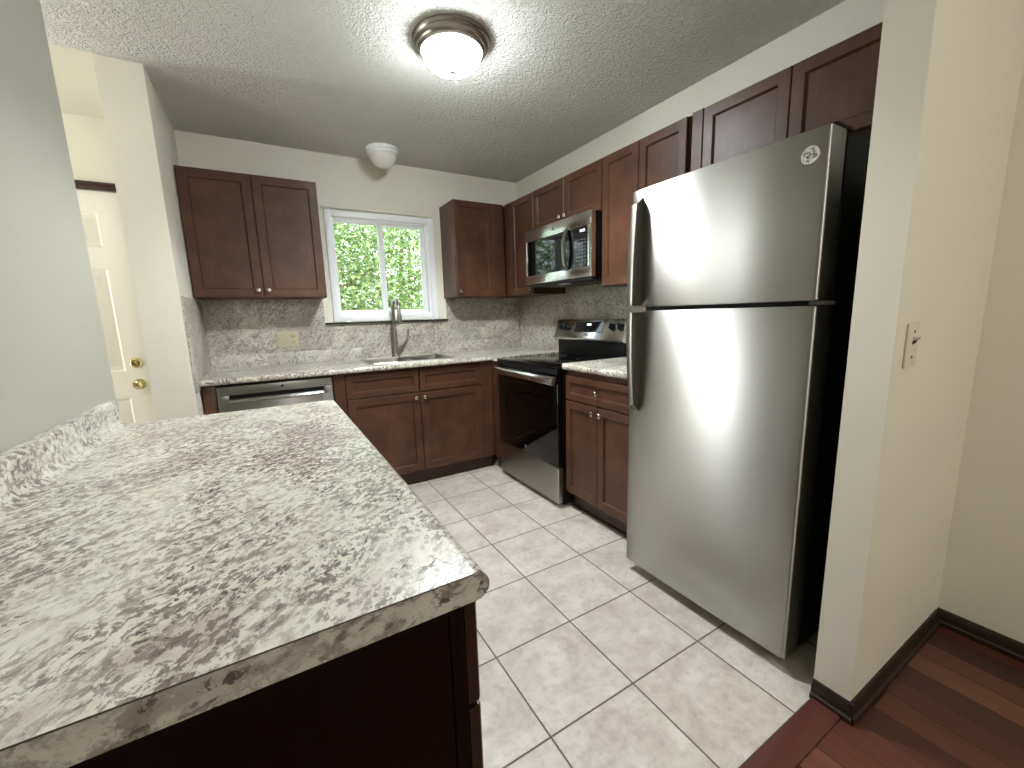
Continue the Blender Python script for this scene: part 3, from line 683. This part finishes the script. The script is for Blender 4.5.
# ------------------------------------------------------------------ ceiling lights
cl = thing('ceiling_light', (-1.302, -1.602, H), 'lit flush mount ceiling light with nickel ring in the middle of the kitchen', 'ceiling light')
lc = (-1.302, -1.602, H)
MB().lathe([(.168, -.0005), (.172, -.004), (.172, -.010), (.166, -.014), (.163, -.020), (.165, -.024), (.160, -.030), (.150, -.034), (.147, -.040), (.149, -.045), (.143, -.050), (.136, -.052), (.132, -.050), (.13, -.03), (.05, -.012)], lc, 'Z', 64).build('base_ring', 'nickel', cl)
dm = [(.1305, -.046)] + [(.1305 * math.cos(math.radians(a)) ** .8, -.046 - .080 * math.sin(math.radians(a))) for a in range(8, 88, 8)] + [(.006, -.126)]
MB().lathe(dm, lc, 'Z', 64).build('glass_dome', 'dome', cl)
MB().lathe([(.004, -.126), (.014, -.1265), (.0145, -.130), (.008, -.134), (.006, -.137), (.0065, -.141), (.004, -.146), (0, -.147)], lc, 'Z', 20).build('finial', 'nickel', cl)
cl = thing('ceiling_light', (-1.286, -.262, H), 'small unlit white dome ceiling light over the window wall', 'ceiling light')
lc = (-1.286, -.262, H)
MB().lathe([(.112, -.0005), (.115, -.006), (.113, -.016), (.104, -.021), (.104, -.027), (.107, -.031), (.105, -.042), (.098, -.047), (.09, -.045), (.05, -.02)], lc, 'Z', 48).build('base_ring', 'white', cl)
MB().lathe([(.094, -.046)] + [(.094 * math.cos(math.radians(a)) ** .9, -.046 - .082 * math.sin(math.radians(a))) for a in range(8, 90, 8)] + [(.0, -.128)], lc, 'Z', 48).build('glass_dome', 'opal', cl)

# ------------------------------------------------------------------ plates on the walls
sw = thing('light_switch', (-.648, -3.075, 1.128), 'ivory toggle light switch on the cream wall end at right', 'light switch')
sy = -3.0755
MB().box(-.686, -.612, sy - .006, sy, 1.066, 1.188, .003).build('plate', 'plate', sw)
MB().prism([(sy - .0062, 1.128), (sy - .0062, 1.150), (sy - .020, 1.152), (sy - .021, 1.146), (sy - .0062, 1.136)], 'X', -.655, -.643, .001).build('toggle', 'plate', sw)
for z_ in (1.164, 1.095): MB().lathe([(.0035, 0), (.0032, -.0012), (0, -.0014)], (-.649, sy - .0062, z_), 'Y', 12).build('screw', 'slot', sw)
ou = thing('wall_outlet', (-2.02, -.007, 1.108), 'tan double wall outlet and switch plate under the left wall cabinet', 'outlet')
oy = -.0075
MB().box(-2.088, -1.948, oy - .006, oy, 1.052, 1.166, .003).build('plate', 'tan', ou)
for x in (-2.063, -2.040): MB().box(x - .005, x + .005, oy - .012, oy - .0062, 1.092, 1.124, .002).build('toggle', 'tan', ou)
for z_ in (1.088, 1.130):
    o = MB().box(-1.997, -1.963, oy - .0082, oy - .0062, z_ - .014, z_ + .014, .0009).build('socket', 'tan', ou)
    MB().box(-1.988, -1.985, oy - .0089, oy - .0083, z_ - .006, z_ + .006).box(-1.975, -1.972, oy - .0089, oy - .0083, z_ - .006, z_ + .006).build('slots', 'slot', o)
ou = thing('wall_outlet', (-.345, -.007, 1.108), 'tan single wall outlet on the backsplash near the stove corner', 'outlet')
MB().box(-.382, -.308, oy - .006, oy, 1.050, 1.166, .003).build('plate', 'tan2', ou)
for z_ in (1.088, 1.130):
    o = MB().box(-.362, -.328, oy - .0082, oy - .0062, z_ - .014, z_ + .014, .0009).build('socket', 'tan2', ou)
    MB().box(-.353, -.350, oy - .0089, oy - .0083, z_ - .006, z_ + .006).box(-.340, -.337, oy - .0089, oy - .0083, z_ - .006, z_ + .006).build('slots', 'slot', o)

# ------------------------------------------------------------------ outside the window
struct('ground', MB().box(-9, 9, .13, 16, -.6, -.55), 'grass', 'green lawn outside the window', 'lawn')
def tree(x, y, zc, rx, ry, rz, n, mat, label, seed):
    rnd = random.Random(seed)
    t = thing('tree', (x, y, -.55), label, 'tree', 'trees outside the window')
    tr = MB().tube([(x, y, -.55), (x + .05, y, .3), (x - .04, y + .05, 1.2), (x + .05, y, zc + rz * .4)], [.14, .11, .09, .03], 10)
    for k in range(9):
        a = rnd.uniform(0, 6.28); h = rnd.uniform(.4, zc); L = rnd.uniform(.6, .95)
        tr.tube([(x, y, h), (x + math.cos(a) * rx * L * .5, y + math.sin(a) * ry * L * .5, h + .35), (x + math.cos(a) * rx * L, y + math.sin(a) * ry * L, h + .8)], [.035, .022, .008], 6)
    tr.build('trunk', 'bark', t)
    verts = []; faces = []
    for k in range(n):
        while True:
            p = Vector((rnd.uniform(-1, 1), rnd.uniform(-1, 1), rnd.uniform(-1, 1)))
            if .35 < p.length < 1: break
        c0 = Vector((x + p.x * rx, y + p.y * ry, zc + p.z * rz)) - ORG[t.name]
        d = Vector((rnd.gauss(0, 1), rnd.gauss(0, 1), rnd.gauss(-.3, .6))).normalized()
        u = d.cross(Vector((rnd.gauss(0, .5), rnd.gauss(0, .5), 1))).normalized(); nn = d.cross(u)
        L = rnd.uniform(.045, .09); w_ = L * rnd.uniform(.25, .36)
        i0 = len(verts)
        verts += [c0 - d * L * .5, c0 - d * L * .1 + u * w_ + nn * w_ * .25, c0 + d * L * .5, c0 - d * L * .1 - u * w_ + nn * w_ * .25]
        faces += [(i0, i0 + 1, i0 + 2), (i0, i0 + 2, i0 + 3)]
    me = bpy.data.meshes.new('leaves'); me.from_pydata([tuple(v) for v in verts], [], faces); me.materials.append(M[mat])
    o = bpy.data.objects.new('leaves', me); COL.objects.link(o); o.parent = t
tree(-1.75, 2.6, 1.6, 1.9, .85, 1.7, 22000, 'leaf_a', 'bright green leafy tree close outside the window over the sink', 1)
tree(.35, 5.1, 2.0, 2.2, 1.1, 2.3, 28000, 'leaf_b', 'darker green leafy tree standing further back outside the window', 2)
tree(1.6, 8.6, 2.4, 4.2, 1.6, 3.0, 34000, 'leaf_a', 'wide pale green leafy tree farthest away outside the window', 4)
tree(-5.2, 3.2, 1.9, 1.3, 1.1, 1.9, 11000, 'leaf_b', 'green leafy tree reflected in the microwave door', 3)
